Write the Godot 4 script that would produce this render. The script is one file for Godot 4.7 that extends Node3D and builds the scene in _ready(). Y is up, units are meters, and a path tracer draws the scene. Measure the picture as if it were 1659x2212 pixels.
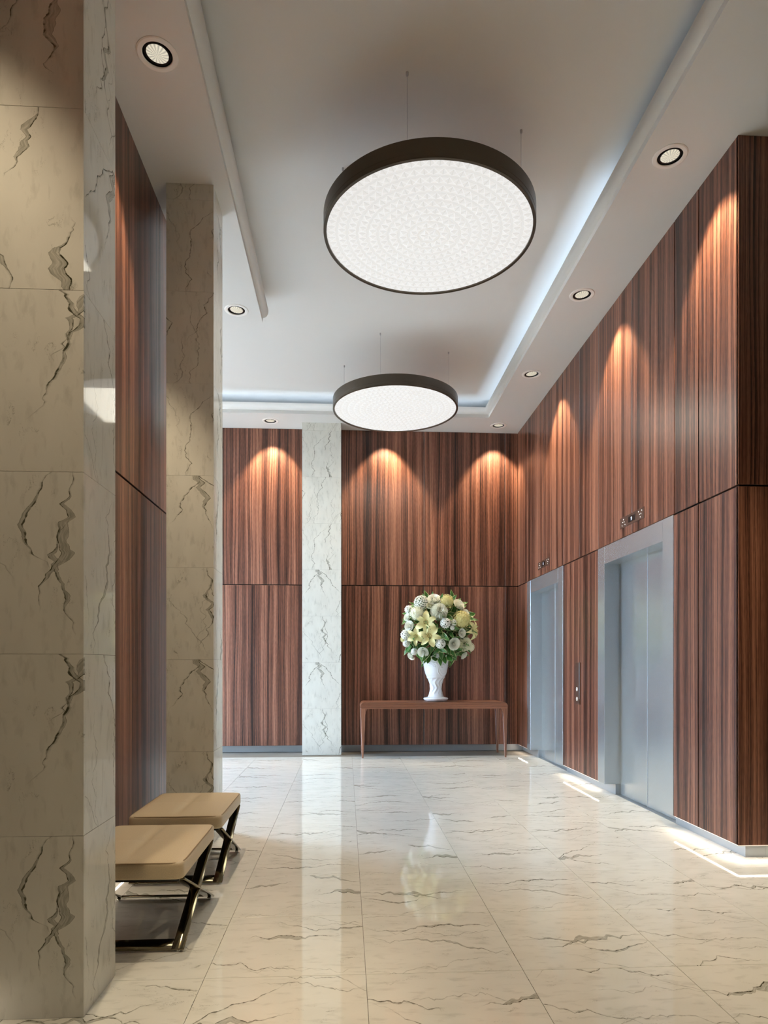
extends Node3D

const EYE := 1.2
const CEIL := 4.44
const TRAY := 4.66
const XR := 2.39
const XL := -1.31
const ZB := -9.23
const ZC := -3.957
const TILE := 0.619
const JOINT := 2.30
const KICK := 0.099

var M := {}
var rng := RandomNumberGenerator.new()
var uvs := Vector2(1, 1)
var uvo := Vector2(0, 0)
var used := {}


# ---------------------------------------------------------------- helpers
func numbered(called: String) -> String:
	if not used.has(called):
		used[called] = 0
		return called
	used[called] += 1
	return "%s_%03d" % [called, used[called]]


func tag(o: Node, label: String, category := "", group := "", kind := "") -> void:
	if label != "":
		o.set_meta("label", label)
	if category != "":
		o.set_meta("category", category)
	if group != "":
		o.set_meta("group", group)
	if kind != "":
		o.set_meta("kind", kind)


func thing(called: String, label: String, category: String, at := Vector3.ZERO, group := "", kind := "") -> Node3D:
	var o := Node3D.new()
	o.name = numbered(called)
	add_child(o, true)
	o.position = at
	tag(o, label, category, group, kind)
	return o


func mi(called: String, mesh: Mesh, m: Material, parent: Node, xf := Transform3D()) -> MeshInstance3D:
	var o := MeshInstance3D.new()
	o.name = called
	o.mesh = mesh
	o.material_override = m
	o.transform = xf
	parent.add_child(o, true)
	return o


func begin(smooth := false) -> SurfaceTool:
	var st := SurfaceTool.new()
	st.begin(Mesh.PRIMITIVE_TRIANGLES)
	st.set_smooth_group(0 if smooth else -1)
	return st


func done(st: SurfaceTool) -> ArrayMesh:
	st.generate_normals()
	return st.commit()


func vert(st: SurfaceTool, p: Vector3, uv: Vector2) -> void:
	st.set_uv(uv)
	st.add_vertex(p)


# a, b, c run counter-clockwise seen from outside
func tri(st: SurfaceTool, a: Vector3, b: Vector3, c: Vector3, ua := Vector2.ZERO, ub := Vector2.ZERO, uc := Vector2.ZERO) -> void:
	vert(st, a, ua)
	vert(st, c, uc)
	vert(st, b, ub)


func uvof(p: Vector3, axis: int) -> Vector2:
	var q := Vector2(p.x, p.y)
	if axis == 0:
		q = Vector2(p.z, p.y)
	elif axis == 1:
		q = Vector2(p.x, p.z)
	return Vector2(q.x * uvs.x + uvo.x, -q.y * uvs.y + uvo.y)


func poly(st: SurfaceTool, pts: Array, out: Vector3, axis: int) -> void:
	var n: Vector3 = (pts[1] - pts[0]).cross(pts[2] - pts[0])
	if n.dot(out) < 0:
		pts = pts.duplicate()
		pts.reverse()
	for i in range(1, pts.size() - 1):
		tri(st, pts[0], pts[i], pts[i + 1], uvof(pts[0], axis), uvof(pts[i], axis), uvof(pts[i + 1], axis))


func ax(i: int, v: float) -> Vector3:
	var r := Vector3.ZERO
	r[i] = v
	return r


# a box from lo to hi with its edges chamfered by b
func bx(st: SurfaceTool, lo: Vector3, hi: Vector3, b := 0.0) -> void:
	var c := (lo + hi) / 2
	var h := (hi - lo) / 2
	for i in 3:
		var j := (i + 1) % 3
		var k := (i + 2) % 3
		for s in [-1.0, 1.0]:
			var f: Vector3 = c + ax(i, s * h[i])
			var dj := ax(j, h[j] - b)
			var dk := ax(k, h[k] - b)
			poly(st, [f - dj - dk, f + dj - dk, f + dj + dk, f - dj + dk], ax(i, s), i)
	if b <= 0:
		return
	for i in 3:
		var j := (i + 1) % 3
		var k := (i + 2) % 3
		for s in [-1.0, 1.0]:
			for t in [-1.0, 1.0]:
				var e: Vector3 = ax(k, h[k] - b)
				var p: Vector3 = c + ax(i, s * h[i]) + ax(j, t * (h[j] - b))
				var q: Vector3 = c + ax(i, s * (h[i] - b)) + ax(j, t * h[j])
				poly(st, [p - e, q - e, q + e, p + e], ax(i, s) + ax(j, t), i)
	for s in [-1.0, 1.0]:
		for t in [-1.0, 1.0]:
			for u in [-1.0, 1.0]:
				var g := Vector3(s * (h.x - b), t * (h.y - b), u * (h.z - b)) + c
				poly(st, [g + Vector3(s * b, 0, 0), g + Vector3(0, t * b, 0), g + Vector3(0, 0, u * b)], Vector3(s, t, u), 0)


func box(lo: Vector3, hi: Vector3, b := 0.0) -> ArrayMesh:
	var st := begin()
	bx(st, lo, hi, b)
	return done(st)


# surface of revolution; prof is (radius, height) from the bottom up on the outside
func lathe(st: SurfaceTool, prof: Array, seg: int, at := Vector3.ZERO) -> void:
	for i in seg:
		var a := TAU * i / seg
		var b := TAU * (i + 1) / seg
		for j in prof.size() - 1:
			var p: Vector2 = prof[j]
			var q: Vector2 = prof[j + 1]
			var p0 := at + Vector3(p.x * cos(a), p.y, p.x * sin(a))
			var p1 := at + Vector3(p.x * cos(b), p.y, p.x * sin(b))
			var q0 := at + Vector3(q.x * cos(a), q.y, q.x * sin(a))
			var q1 := at + Vector3(q.x * cos(b), q.y, q.x * sin(b))
			var u0 := float(i) / seg
			var u1 := float(i + 1) / seg
			var v0 := float(j) / (prof.size() - 1)
			var v1 := float(j + 1) / (prof.size() - 1)
			if p.x > 1e-6:
				tri(st, p0, q0, p1, Vector2(u0, v0), Vector2(u0, v1), Vector2(u1, v0))
			if q.x > 1e-6:
				tri(st, p1, q0, q1, Vector2(u1, v0), Vector2(u0, v1), Vector2(u1, v1))


# the same with sharp profile corners
func lathe_flat(prof: Array, seg: int) -> ArrayMesh:
	var st := begin(true)
	for j in prof.size() - 1:
		st.set_smooth_group(j + 1)
		lathe(st, [prof[j], prof[j + 1]], seg)
	return done(st)


func lathe_smooth(prof: Array, seg: int) -> ArrayMesh:
	var st := begin(true)
	lathe(st, prof, seg)
	return done(st)


func tube(st: SurfaceTool, pts: Array, radius: float, seg := 6, closed := false) -> void:
	var n := pts.size()
	var rings := []
	for i in n:
		var d: Vector3
		if closed:
			d = pts[(i + 1) % n] - pts[(i + n - 1) % n]
		else:
			d = pts[mini(i + 1, n - 1)] - pts[maxi(i - 1, 0)]
		d = d.normalized()
		var s := d.cross(Vector3.UP if absf(d.y) < 0.9 else Vector3.RIGHT).normalized()
		var t := s.cross(d)
		var ring := []
		for k in seg:
			var a := TAU * k / seg
			ring.append(pts[i] + (s * cos(a) + t * sin(a)) * radius)
		rings.append(ring)
	for i in (n if closed else n - 1):
		var r0: Array = rings[i]
		var r1: Array = rings[(i + 1) % n]
		for k in seg:
			var l := (k + 1) % seg
			tri(st, r0[k], r0[l], r1[l])
			tri(st, r0[k], r1[l], r1[k])


# grid of points P[i][j]; outside where (di x dj) points
func grid(st: SurfaceTool, P: Array, two := false) -> void:
	var ni := P.size() - 1
	var nj: int = P[0].size() - 1
	for i in ni:
		for j in nj:
			var a: Vector3 = P[i][j]
			var b: Vector3 = P[i + 1][j]
			var c: Vector3 = P[i + 1][j + 1]
			var d: Vector3 = P[i][j + 1]
			var ua := Vector2(float(i) / ni, float(j) / nj)
			var ub := Vector2(float(i + 1) / ni, float(j) / nj)
			var uc := Vector2(float(i + 1) / ni, float(j + 1) / nj)
			var ud := Vector2(float(i) / ni, float(j + 1) / nj)
			tri(st, a, b, c, ua, ub, uc)
			tri(st, a, c, d, ua, uc, ud)


func plain(c: Color, rough := 0.6, metal := 0.0, spec := 0.5) -> StandardMaterial3D:
	var m := StandardMaterial3D.new()
	m.albedo_color = c
	m.roughness = rough
	m.metallic = metal
	m.metallic_specular = spec
	return m


func glow(c: Color, e: float) -> StandardMaterial3D:
	var m := plain(c, 0.6)
	m.emission_enabled = true
	m.emission = c
	m.emission_energy_multiplier = e
	return m


func noise(seed_: int, freq: float, oct := 3, warp := 0.0) -> FastNoiseLite:
	var f := FastNoiseLite.new()
	f.seed = seed_
	f.noise_type = FastNoiseLite.TYPE_SIMPLEX_SMOOTH
	f.frequency = freq
	f.fractal_type = FastNoiseLite.FRACTAL_FBM if oct > 1 else FastNoiseLite.FRACTAL_NONE
	f.fractal_octaves = oct
	if warp > 0:
		f.domain_warp_enabled = true
		f.domain_warp_amplitude = warp
		f.domain_warp_frequency = freq * 1.7
		f.domain_warp_fractal_octaves = 4
	return f


func noise_bytes(seed_: int, freq: float, w: int, h: int, W: int, H: int, oct := 3, warp := 0.0) -> PackedByteArray:
	var im := noise(seed_, freq, oct, warp).get_image(w, h, false, false, true)
	im.convert(Image.FORMAT_L8)
	if w != W or h != H:
		im.resize(W, H, Image.INTERPOLATE_CUBIC)
	return im.get_data()


# walnut veneer, grain upright
func wood_texture(seed_: int, dark: Color, mid: Color, light: Color) -> ImageTexture:
	var W := 1024
	var H := 1024
	var warp := noise_bytes(seed_, 0.014, 256, 40, W, H, 2)
	var streak := noise_bytes(seed_ + 7, 0.11, W, 24, W, H, 2)
	var fine := noise_bytes(seed_ + 9, 0.35, W, 96, W, H, 1)
	var nz := noise(seed_ + 3, 1.0, 1)
	var band := PackedFloat32Array()
	band.resize(W + 128)
	for i in W + 128:
		var x := float(i)
		var v := 0.5 + 0.30 * nz.get_noise_1d(x * 0.010) + 0.24 * nz.get_noise_1d(x * 0.035 + 500) + 0.17 * nz.get_noise_1d(x * 0.13 + 900)
		var l := nz.get_noise_1d(x * 0.11 + 3000)
		if l > 0.4:
			v -= (l - 0.4) * 1.1
		band[i] = v
	var lut := PackedByteArray()
	lut.resize(256 * 3)
	for i in 256:
		var t := i / 255.0
		var c := dark.lerp(mid, t / 0.5) if t < 0.5 else mid.lerp(light, (t - 0.5) / 0.5)
		lut[i * 3] = int(c.r * 255)
		lut[i * 3 + 1] = int(c.g * 255)
		lut[i * 3 + 2] = int(c.b * 255)
	var out := PackedByteArray()
	out.resize(W * H * 3)
	var at := 0
	var p := 0
	for y in H:
		for x in W:
			var xs := x + (warp[p] * 44 >> 8)
			var s := streak[p]
			var v := band[xs] + (s - 128) * 0.0022 + (fine[p] - 128) * 0.0010
			if s > 176:
				v -= (s - 176) * 0.006
			var k := clampi(int(v * 255), 0, 255) * 3
			out[at] = lut[k]
			out[at + 1] = lut[k + 1]
			out[at + 2] = lut[k + 2]
			at += 3
			p += 1
	return ImageTexture.create_from_image(Image.create_from_data(W, H, false, Image.FORMAT_RGB8, out))


# white marble; veins run mostly along u
func marble_texture(seed_: int, bold: int, patch: int) -> ImageTexture:
	var N := 640
	var r := RandomNumberGenerator.new()
	r.seed = seed_ * 977 + 5
	var D := PackedFloat32Array()
	D.resize(N * N)
	var wob := noise(seed_ + 40, 0.02, 3)
	for b in bold:
		var x := r.randf_range(-0.2, 0.6) * N
		var y := r.randf_range(0.02, 0.98) * N
		var length := r.randf_range(0.5, 1.3) * N
		var slope := r.randf_range(-0.55, 0.55)
		var width := r.randf_range(0.9, 3.6) * (1.0 if b < 3 else 0.5)
		var strong := r.randf_range(0.75, 1.15) * (1.0 if b < 3 else 0.55)
		var side := 1.0 if r.randf() < 0.5 else -1.0
		var jag := 0.0
		var gap := r.randf_range(12.0, 60.0) if b < 3 and r.randf() < 0.6 else 0.0
		var branch := r.randf_range(0.3, 0.8)
		for k in int(length):
			var t := k / length
			if r.randf() < 0.04:
				jag = r.randf_range(-2.0, 2.0)
			jag *= 0.965
			x += 0.95
			y += slope + jag * 0.9 + wob.get_noise_2d(x, y) * 1.0
			if absf(t - branch) < 0.004:
				slope = -slope * r.randf_range(0.3, 1.4)
			var env := sin(PI * pow(t, 0.8))
			var ww := width * (0.35 + 0.9 * maxf(0.0, wob.get_noise_2d(k * 2.5, b * 91.0) + 0.45)) * env
			var dk := strong * minf(1.0, env * 1.6) * (0.35 + 0.65 * clampf(0.5 + 1.6 * wob.get_noise_2d(k * 1.6 + 300, b * 57.0), 0, 1))
			var xi := int(x)
			if xi < 0 or xi >= N:
				continue
			for o in range(-12, 13):
				var yi := int(y) + o
				if yi < 0 or yi >= N:
					continue
				var a := absf(o + int(y) - y)
				var v := dk * clampf(1.0 - (a - ww) * 0.8, 0, 1)
				if o * side > 0:
					v = maxf(v, dk * 0.40 * clampf(1.0 - a / (5 + 3.5 * ww), 0, 1))
				var q := yi * N + xi
				if v > D[q]:
					D[q] = v
			if gap > 0 and t > 0.15 and t < 0.75:
				# smoky grey stone caught between two lines of the vein
				var far := gap * sin(PI * (t - 0.15) / 0.6) * (0.35 + 0.65 * clampf(0.6 + 1.3 * wob.get_noise_2d(k * 0.4, b * 33.0 + 700), 0, 1))
				for o in int(far):
					var yi := int(y + side * o)
					if yi < 0 or yi >= N:
						continue
					var q := yi * N + xi
					var v := 0.26 + 0.24 * wob.get_noise_2d(k * 0.7, o * 5.0 + b * 40) + (0.35 if o > far - 2 else 0.0)
					if v > D[q]:
						D[q] = v
	var A := noise_bytes(seed_ + 1, 0.009, N / 2, N, N, N, 4, 60.0)
	var B := noise_bytes(seed_ + 2, 0.006, N / 2, N, N, N, 2)
	var C := noise_bytes(seed_ + 3, 0.02, N / 3, N, N, N, 4, 20.0)
	var P := noise_bytes(seed_ + 4, 0.0042, N, N, N, N, 1)
	var out := PackedByteArray()
	out.resize(N * N * 3)
	var at := 0
	for q in N * N:
		var d := D[q]
		var a := A[q]
		var t := absi(a - 126)
		var m := B[q]
		if t < 3 and m > 158:
			d = maxf(d, (3 - t) * 0.13 * minf(1.0, (m - 158) / 40.0))
		if patch > 0 and P[q] > 214 and a > 126 and a < 152:
			d = maxf(d, 0.30 + (C[q] - 128) * 0.002 + (0.25 if a < 128 else 0.0))
		d = minf(1.0, d + maxf(0.0, (C[q] - 158) * 0.0011) + (m - 128) * 0.00018)
		out[at] = int(228 - 164 * d)
		out[at + 1] = int(227 - 164 * d)
		out[at + 2] = int(217 - 170 * d)
		at += 3
	return ImageTexture.create_from_image(Image.create_from_data(N, N, false, Image.FORMAT_RGB8, out))


func speck_texture(seed_: int, c: Color, amount: float) -> ImageTexture:
	var N := 256
	var A := noise_bytes(seed_, 0.25, N, N, N, N, 3)
	var out := PackedByteArray()
	out.resize(N * N * 3)
	for q in N * N:
		var k := 1.0 + (A[q] - 128) / 128.0 * amount
		out[q * 3] = clampi(int(c.r * 255 * k), 0, 255)
		out[q * 3 + 1] = clampi(int(c.g * 255 * k), 0, 255)
		out[q * 3 + 2] = clampi(int(c.b * 255 * k), 0, 255)
	return ImageTexture.create_from_image(Image.create_from_data(N, N, false, Image.FORMAT_RGB8, out))


# the cross-shaped bright ridges that every pyramid of the lamp's diffuser shows
func ridge_texture() -> ImageTexture:
	var N := 64
	var im := Image.create(N, N, false, Image.FORMAT_RGB8)
	for y in N:
		for x in N:
			var u := (x + 0.5) / N * 2 - 1
			var v := (y + 0.5) / N * 2 - 1
			var d := minf(absf(u - v), absf(u + v))
			var k := 0.86 + 0.11 * clampf(1.0 - d / 0.17, 0, 1)
			if absf(u) > absf(v):
				k += 0.02
			var e := maxf(absf(u), absf(v))
			if e > 0.88:
				k -= (e - 0.88) * 0.5
			im.set_pixel(x, y, Color(k, k * 0.995, k * 0.985))
	return ImageTexture.create_from_image(im)


# the small facets of a downlight's reflector
func facet_texture() -> ImageTexture:
	var N := 128
	var im := Image.create(N, N, false, Image.FORMAT_RGB8)
	for y in N:
		for x in N:
			var u := absf(sin(x * PI / 8.0))
			var v := absf(sin(y * PI / 8.0))
			var k := 0.62 + 0.42 * u * v
			im.set_pixel(x, y, Color(minf(1, k), minf(1, k * 0.965), minf(1, k * 0.87)))
	return ImageTexture.create_from_image(im)


func textured(t: Texture2D, rough: float, spec := 0.5) -> StandardMaterial3D:
	var m := plain(Color.WHITE, rough, 0.0, spec)
	m.albedo_texture = t
	return m


func make_materials() -> void:
	for k in 3:
		M["wood%d" % k] = textured(wood_texture(11 + 31 * k, Color8(38, 21, 15), Color8(112, 71, 55), Color8(174, 122, 98)), 0.32, 0.5)
	M.table_wood = textured(wood_texture(205, Color8(86, 52, 36), Color8(138, 92, 70), Color8(170, 120, 94)), 0.3)
	for k in 10:
		M["marble%d" % k] = textured(marble_texture(3 + 17 * k, 4 + k % 4, 0), 0.04, 0.5)
	for k in 10:
		M["slab%d" % k] = M["marble%d" % k].duplicate()
		M["slab%d" % k].metallic_specular = 0.22
	M.grout = plain(Color8(120, 114, 104), 0.8)
	M.ceiling = plain(Color8(224, 223, 219), 0.75, 0.0, 0.3)
	M.plaster = plain(Color8(222, 220, 214), 0.8)
	M.dark_veneer = plain(Color8(60, 40, 31), 0.5)
	M.backing = plain(Color8(22, 15, 12), 0.8)
	M.kick = plain(Color8(176, 182, 186), 0.42, 0.75)
	M.steel = plain(Color8(204, 211, 215), 0.27, 0.8)
	M.steel_dark = plain(Color8(150, 158, 164), 0.42, 0.8)
	M.strip = plain(Color8(196, 196, 198), 0.35, 0.9)
	M.bronze = plain(Color8(92, 84, 74), 0.34, 0.85)
	M.chrome = plain(Color8(128, 120, 98), 0.12, 1.0)
	M.chrome_edge = plain(Color8(210, 208, 200), 0.16, 1.0)
	M.leather = textured(speck_texture(5, Color8(212, 193, 160), 0.05), 0.5, 0.45)
	M.leather.uv1_triplanar = true
	M.leather.uv1_scale = Vector3(3, 3, 3)
	M.thread = plain(Color8(160, 136, 102), 0.6)
	M.porcelain = plain(Color8(226, 229, 233), 0.16)
	M.black = plain(Color8(10, 10, 11), 0.3)
	M.trim_white = plain(Color8(246, 243, 238), 0.5)
	M.panel_bronze = plain(Color8(92, 68, 56), 0.4, 0.3)
	M.glass = plain(Color(0.9, 0.95, 0.95, 0.06), 0.02)
	M.glass.transparency = BaseMaterial3D.TRANSPARENCY_ALPHA
	M.led = glow(Color8(255, 240, 222), 0.5)
	M.cove_led = glow(Color8(226, 240, 255), 2.0)
	M.dot = glow(Color8(255, 255, 250), 1.0)
	M.digit = glow(Color8(200, 215, 235), 0.8)
	M.lamp = plain(Color8(150, 150, 148), 0.7)
	M.lamp.emission_enabled = true
	M.lamp.emission_texture = ridge_texture()
	M.lamp.emission_operator = BaseMaterial3D.EMISSION_OP_MULTIPLY
	M.lamp.emission = Color.WHITE
	M.lamp.emission_energy_multiplier = 0.86
	M.lens = plain(Color8(120, 118, 112), 0.5)
	M.lens.emission_enabled = true
	M.lens.emission_texture = facet_texture()
	M.lens.emission_operator = BaseMaterial3D.EMISSION_OP_MULTIPLY
	M.lens.emission = Color.WHITE
	M.lens.emission_energy_multiplier = 0.92
	M.leaf = plain(Color.WHITE, 0.35)
	M.leaf.vertex_color_use_as_albedo = true
	M.leaf.backlight_enabled = true
	M.leaf.backlight = Color(0.25, 0.25, 0.2)
	M.stem = plain(Color8(52, 84, 34), 0.6)
	M.white_petal = plain(Color8(251, 252, 244), 0.5)
	M.cream_petal = plain(Color8(240, 240, 216), 0.5)
	M.lily_petal = plain(Color8(236, 229, 166), 0.45)
	M.yellow_floret = plain(Color8(216, 206, 140), 0.6)
	M.anther = plain(Color8(150, 110, 40), 0.7)
	for k in ["white_petal", "cream_petal", "lily_petal", "yellow_floret"]:
		M[k].backlight_enabled = true
		M[k].backlight = Color(0.6, 0.6, 0.5)


# ---------------------------------------------------------------- the building
func wood(n: int) -> StandardMaterial3D:
	return M["wood%d" % posmod(n, 3)]


# one veneer panel; axis 0: it faces along x, axis 2: along z
func panel(parent: Node, lo: Vector3, hi: Vector3, k: int) -> void:
	var across := 0 if hi.z - lo.z > hi.x - lo.x else 2
	var w := hi.z - lo.z if across == 0 else hi.x - lo.x
	uvs = Vector2(minf(0.86, 0.98 / w), minf(0.42, 0.98 / (hi.y - lo.y)))
	var spare := Vector2(0.98 - w * uvs.x, 0.98 - (hi.y - lo.y) * uvs.y)
	uvo = Vector2(0.01 + spare.x * fposmod(k * 0.377, 1.0) - uvs.x * (lo.z if across == 0 else lo.x), 0.01 + spare.y * fposmod(k * 0.513, 1.0) + uvs.y * hi.y)
	mi("panel", box(lo, hi, 0.0018), wood(k * 7 + 1), parent)
	uvs = Vector2.ONE
	uvo = Vector2.ZERO


func area(called: String, at: Vector3, towards: Vector3, size: Vector2, color: Color, energy: float, parent: Node = self) -> void:
	var a := AreaLight3D.new()
	a.name = called
	a.area_size = size
	a.light_color = color
	a.light_energy = energy
	a.area_range = 30.0
	a.shadow_enabled = true
	var up := Vector3.FORWARD if absf(towards.y) > 0.9 else Vector3.UP
	a.transform = Transform3D(Basis.looking_at(towards, up), at)
	parent.add_child(a, true)


func right_wall() -> void:
	var w := thing("wall_right", "walnut veneer wall of tall upright panels with two lift doors set into it", "wall", Vector3.ZERO, "", "structure")
	var g := 0.002
	var zs := [3.957, 4.42, 4.755, 5.48, 6.22, 6.74, 7.25, 7.98, 8.726, 9.23]
	for i in zs.size() - 1:
		var ga := 0.0045 if i in [1, 2] else g
		var gb := 0.0045 if i in [0, 1] else g
		panel(w, Vector3(XR, JOINT + 0.006, -zs[i + 1] + gb), Vector3(XR + 0.02, CEIL - 0.001, -zs[i] - ga), i)
		if i > 2:
			mi("joint_strip", box(Vector3(XR - 0.0005, JOINT + 0.006, -zs[i] - g), Vector3(XR + 0.02, CEIL, -zs[i] + g)), M.strip, w)
	var lows := [[3.957, 4.42], [4.42, 4.766], [6.234, 6.74], [6.74, 7.268], [8.726, 9.23]]
	for i in lows.size():
		panel(w, Vector3(XR, KICK, -lows[i][1] + (0.0045 if i == 0 else g)), Vector3(XR + 0.02, JOINT - 0.006, -lows[i][0] - (0.0045 if i == 1 else g)), i + 20)
	mi("joint_strip", box(Vector3(XR + 0.003, KICK, -6.74 - g), Vector3(XR + 0.02, JOINT - 0.006, -6.74 + g)), M.strip, w)
	# end face that turns the corner beside the camera
	var xs := [2.41, 3.55, 4.7, 5.9]
	for i in 3:
		panel(w, Vector3(xs[i] + (g if i else -0.02), JOINT + 0.006, ZC - 0.02), Vector3(xs[i + 1] - g, CEIL - 0.001, ZC), i + 40)
		panel(w, Vector3(xs[i] + (g if i else -0.02), KICK, ZC - 0.02), Vector3(xs[i + 1] - g, JOINT - 0.006, ZC), i + 50)
	var st := begin()
	for s in [[3.975, 4.766], [6.234, 7.268], [8.726, 9.4]]:
		bx(st, Vector3(XR + 0.02, KICK, -s[1]), Vector3(3.0, JOINT, -s[0]))
	bx(st, Vector3(XR + 0.02, JOINT, -9.4), Vector3(3.0, 4.8, ZC - 0.02))
	bx(st, Vector3(2.6, 0, -9.4), Vector3(3.0, JOINT, -4.9))
	bx(st, Vector3(2.9, KICK, -4.6), Vector3(6.0, 4.8, ZC - 0.02))
	mi("backing", done(st), M.backing, w)
	var kick := thing("baseboard_right", "recessed brushed metal plinth below the walnut wall with the lift doors", "plinth", Vector3.ZERO, "", "structure")
	for s in [[4.047, 4.93], [6.063, 7.433], [8.56, 9.31]]:
		mi("plinth_face", box(Vector3(XR + 0.1, 0, -s[1]), Vector3(2.62, KICK - 0.001, -s[0]), 0.001), M.kick, kick)
	mi("plinth_face", box(Vector3(2.62, 0, -4.3), Vector3(5.9, KICK - 0.001, -4.047), 0.001), M.kick, kick)


func lift_door(k: int, z0: float, z1: float, label: String) -> void:
	var d := thing("door_%d" % k, label, "lift door", Vector3.ZERO, "", "structure")
	var c := 0.165
	var xo := XR - 0.003
	mi("jamb", box(Vector3(xo, KICK, -z0 - c + 0.0008), Vector3(2.56, JOINT, -z0), 0.0015), M.steel, d)
	mi("jamb", box(Vector3(xo, KICK, -z1), Vector3(2.56, JOINT, -z1 + c - 0.0008), 0.0015), M.steel, d)
	mi("header", box(Vector3(xo, 2.138, -z1 + c + 0.0008), Vector3(2.56, JOINT, -z0 - c - 0.0008), 0.0015), M.steel, d)
	var mid := -(z0 + z1) / 2
	mi("door_leaf", box(Vector3(2.535, 0.004, -z1 + c - 0.03), Vector3(2.575, 2.16, mid - 0.0025), 0.002), M.steel, d)
	mi("door_leaf", box(Vector3(2.535, 0.004, mid + 0.0025), Vector3(2.575, 2.16, -z0 - c + 0.03), 0.002), M.steel, d)
	mi("meeting_edge", box(Vector3(2.531, 0.004, mid - 0.0075), Vector3(2.536, 2.138, mid - 0.0025), 0.0008), M.strip, d)
	mi("threshold", box(Vector3(2.495, 0.0, -z1 + c), Vector3(2.6, 0.003, -z0 - c)), M.steel_dark, d)


func back_wall() -> void:
	var w := thing("wall_back", "walnut veneer end wall behind the console table", "wall", Vector3.ZERO, "", "structure")
	var g := 0.002
	var runs := [[-5.0, -3.9], [-3.9, -2.8], [-2.8, -1.72], [-1.72, -0.587], [-0.068, 1.077], [1.077, 2.213], [2.213, 2.39]]
	for i in runs.size():
		var a: float = runs[i][0] + 0.004
		var b: float = runs[i][1] - g
		panel(w, Vector3(a, JOINT + 0.006, ZB - 0.02), Vector3(b, CEIL - 0.001, ZB), i + 60)
		panel(w, Vector3(a, KICK, ZB - 0.02), Vector3(b, JOINT - 0.006, ZB), i + 80)
	for x in [1.077, 2.213, -1.72, -2.8, -3.9]:
		mi("joint_strip", box(Vector3(x - g, KICK, ZB - 0.02), Vector3(x + 0.001, JOINT - 0.006, ZB + 0.0005)), M.strip, w)
		mi("joint_strip", box(Vector3(x - g, JOINT + 0.006, ZB - 0.02), Vector3(x + 0.001, CEIL, ZB + 0.0005)), M.strip, w)
	mi("backing", box(Vector3(-5.2, KICK, -9.6), Vector3(3.0, 4.8, ZB - 0.02)), M.backing, w)
	var k := thing("baseboard_back", "recessed brushed metal plinth below the end wall", "plinth", Vector3.ZERO, "", "structure")
	mi("plinth_face", box(Vector3(-5.0, 0, -9.6), Vector3(-0.58, KICK - 0.001, ZB - 0.08), 0.001), M.kick, k)
	mi("plinth_face", box(Vector3(-0.08, 0, -9.6), Vector3(2.6, KICK - 0.001, ZB - 0.08), 0.001), M.kick, k)


func left_wall() -> void:
	var w := thing("wall_left", "dark walnut veneer wall behind the two leather stools", "wall", Vector3.ZERO, "", "structure")
	var g := 0.002
	var zs := [5.02, 4.77, 3.63, 2.5, 1.36, 0.2, -1.0, -2.2, -3.5]
	for i in zs.size() - 1:
		panel(w, Vector3(XL - 0.02, JOINT + 0.01, -zs[i] + g), Vector3(XL, CEIL - 0.001, -zs[i + 1] - g), i + 100)
		panel(w, Vector3(XL - 0.02, KICK, -zs[i] + g), Vector3(XL, JOINT - 0.002, -zs[i + 1] - g), i + 120)
	mi("backing", box(Vector3(XL - 0.3, KICK, -5.01), Vector3(XL - 0.02, 4.8, 3.6)), M.backing, w)
	var k := thing("baseboard_left", "recessed metal plinth below the walnut wall behind the stools", "plinth", Vector3.ZERO, "", "structure")
	mi("plinth_face", box(Vector3(XL - 0.3, 0, -4.97), Vector3(XL - 0.1, KICK - 0.001, 3.5), 0.001), M.kick, k)


func shell() -> void:
	var wb := thing("wall_rear", "dark walnut wall closing the lobby behind the viewer", "wall", Vector3.ZERO, "", "structure")
	mi("veneer", box(Vector3(-1.7, 0, 3.5), Vector3(6.2, 4.8, 3.7)), M.dark_veneer, wb)
	var we := thing("wall_side", "dark walnut wall at the end of the side passage", "wall", Vector3.ZERO, "", "structure")
	mi("veneer", box(Vector3(6.0, 0, -4.6), Vector3(6.2, 4.8, 3.7)), M.dark_veneer, we)
	var wa := thing("wall_alcove", "plain plaster wall closing the daylit side of the lobby", "wall", Vector3.ZERO, "", "structure")
	mi("plaster", box(Vector3(-5.2, 0, -4.9), Vector3(XL - 0.02, 4.8, -4.7)), M.plaster, wa)
	# window wall on the daylit side
	var ww := thing("wall_window", "plaster wall round the tall window on the daylit side", "wall", Vector3.ZERO, "", "structure")
	var st := begin()
	bx(st, Vector3(-5.2, 0, -6.5), Vector3(-5.0, 4.8, -4.7))
	bx(st, Vector3(-5.2, 0, -9.6), Vector3(-5.0, 4.8, -9.0))
	bx(st, Vector3(-5.2, 0, -9.0), Vector3(-5.0, 0.12, -6.5))
	bx(st, Vector3(-5.2, 4.3, -9.0), Vector3(-5.0, 4.8, -6.5))
	mi("plaster", done(st), M.plaster, ww)
	var wn := thing("window_1", "tall window with slim metal mullions on the daylit side", "window", Vector3.ZERO, "", "structure")
	for i in 5:
		var z := -9.0 + i * 0.625
		mi("mullion", box(Vector3(-5.14, 0.12, z - 0.03), Vector3(-5.05, 4.3, z + 0.03), 0.003), M.steel_dark, wn)
	for i in 4:
		var z := -9.0 + i * 0.625
		mi("pane", box(Vector3(-5.103, 0.12, z + 0.03), Vector3(-5.097, 4.3, z + 0.595)), M.glass, wn)


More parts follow.
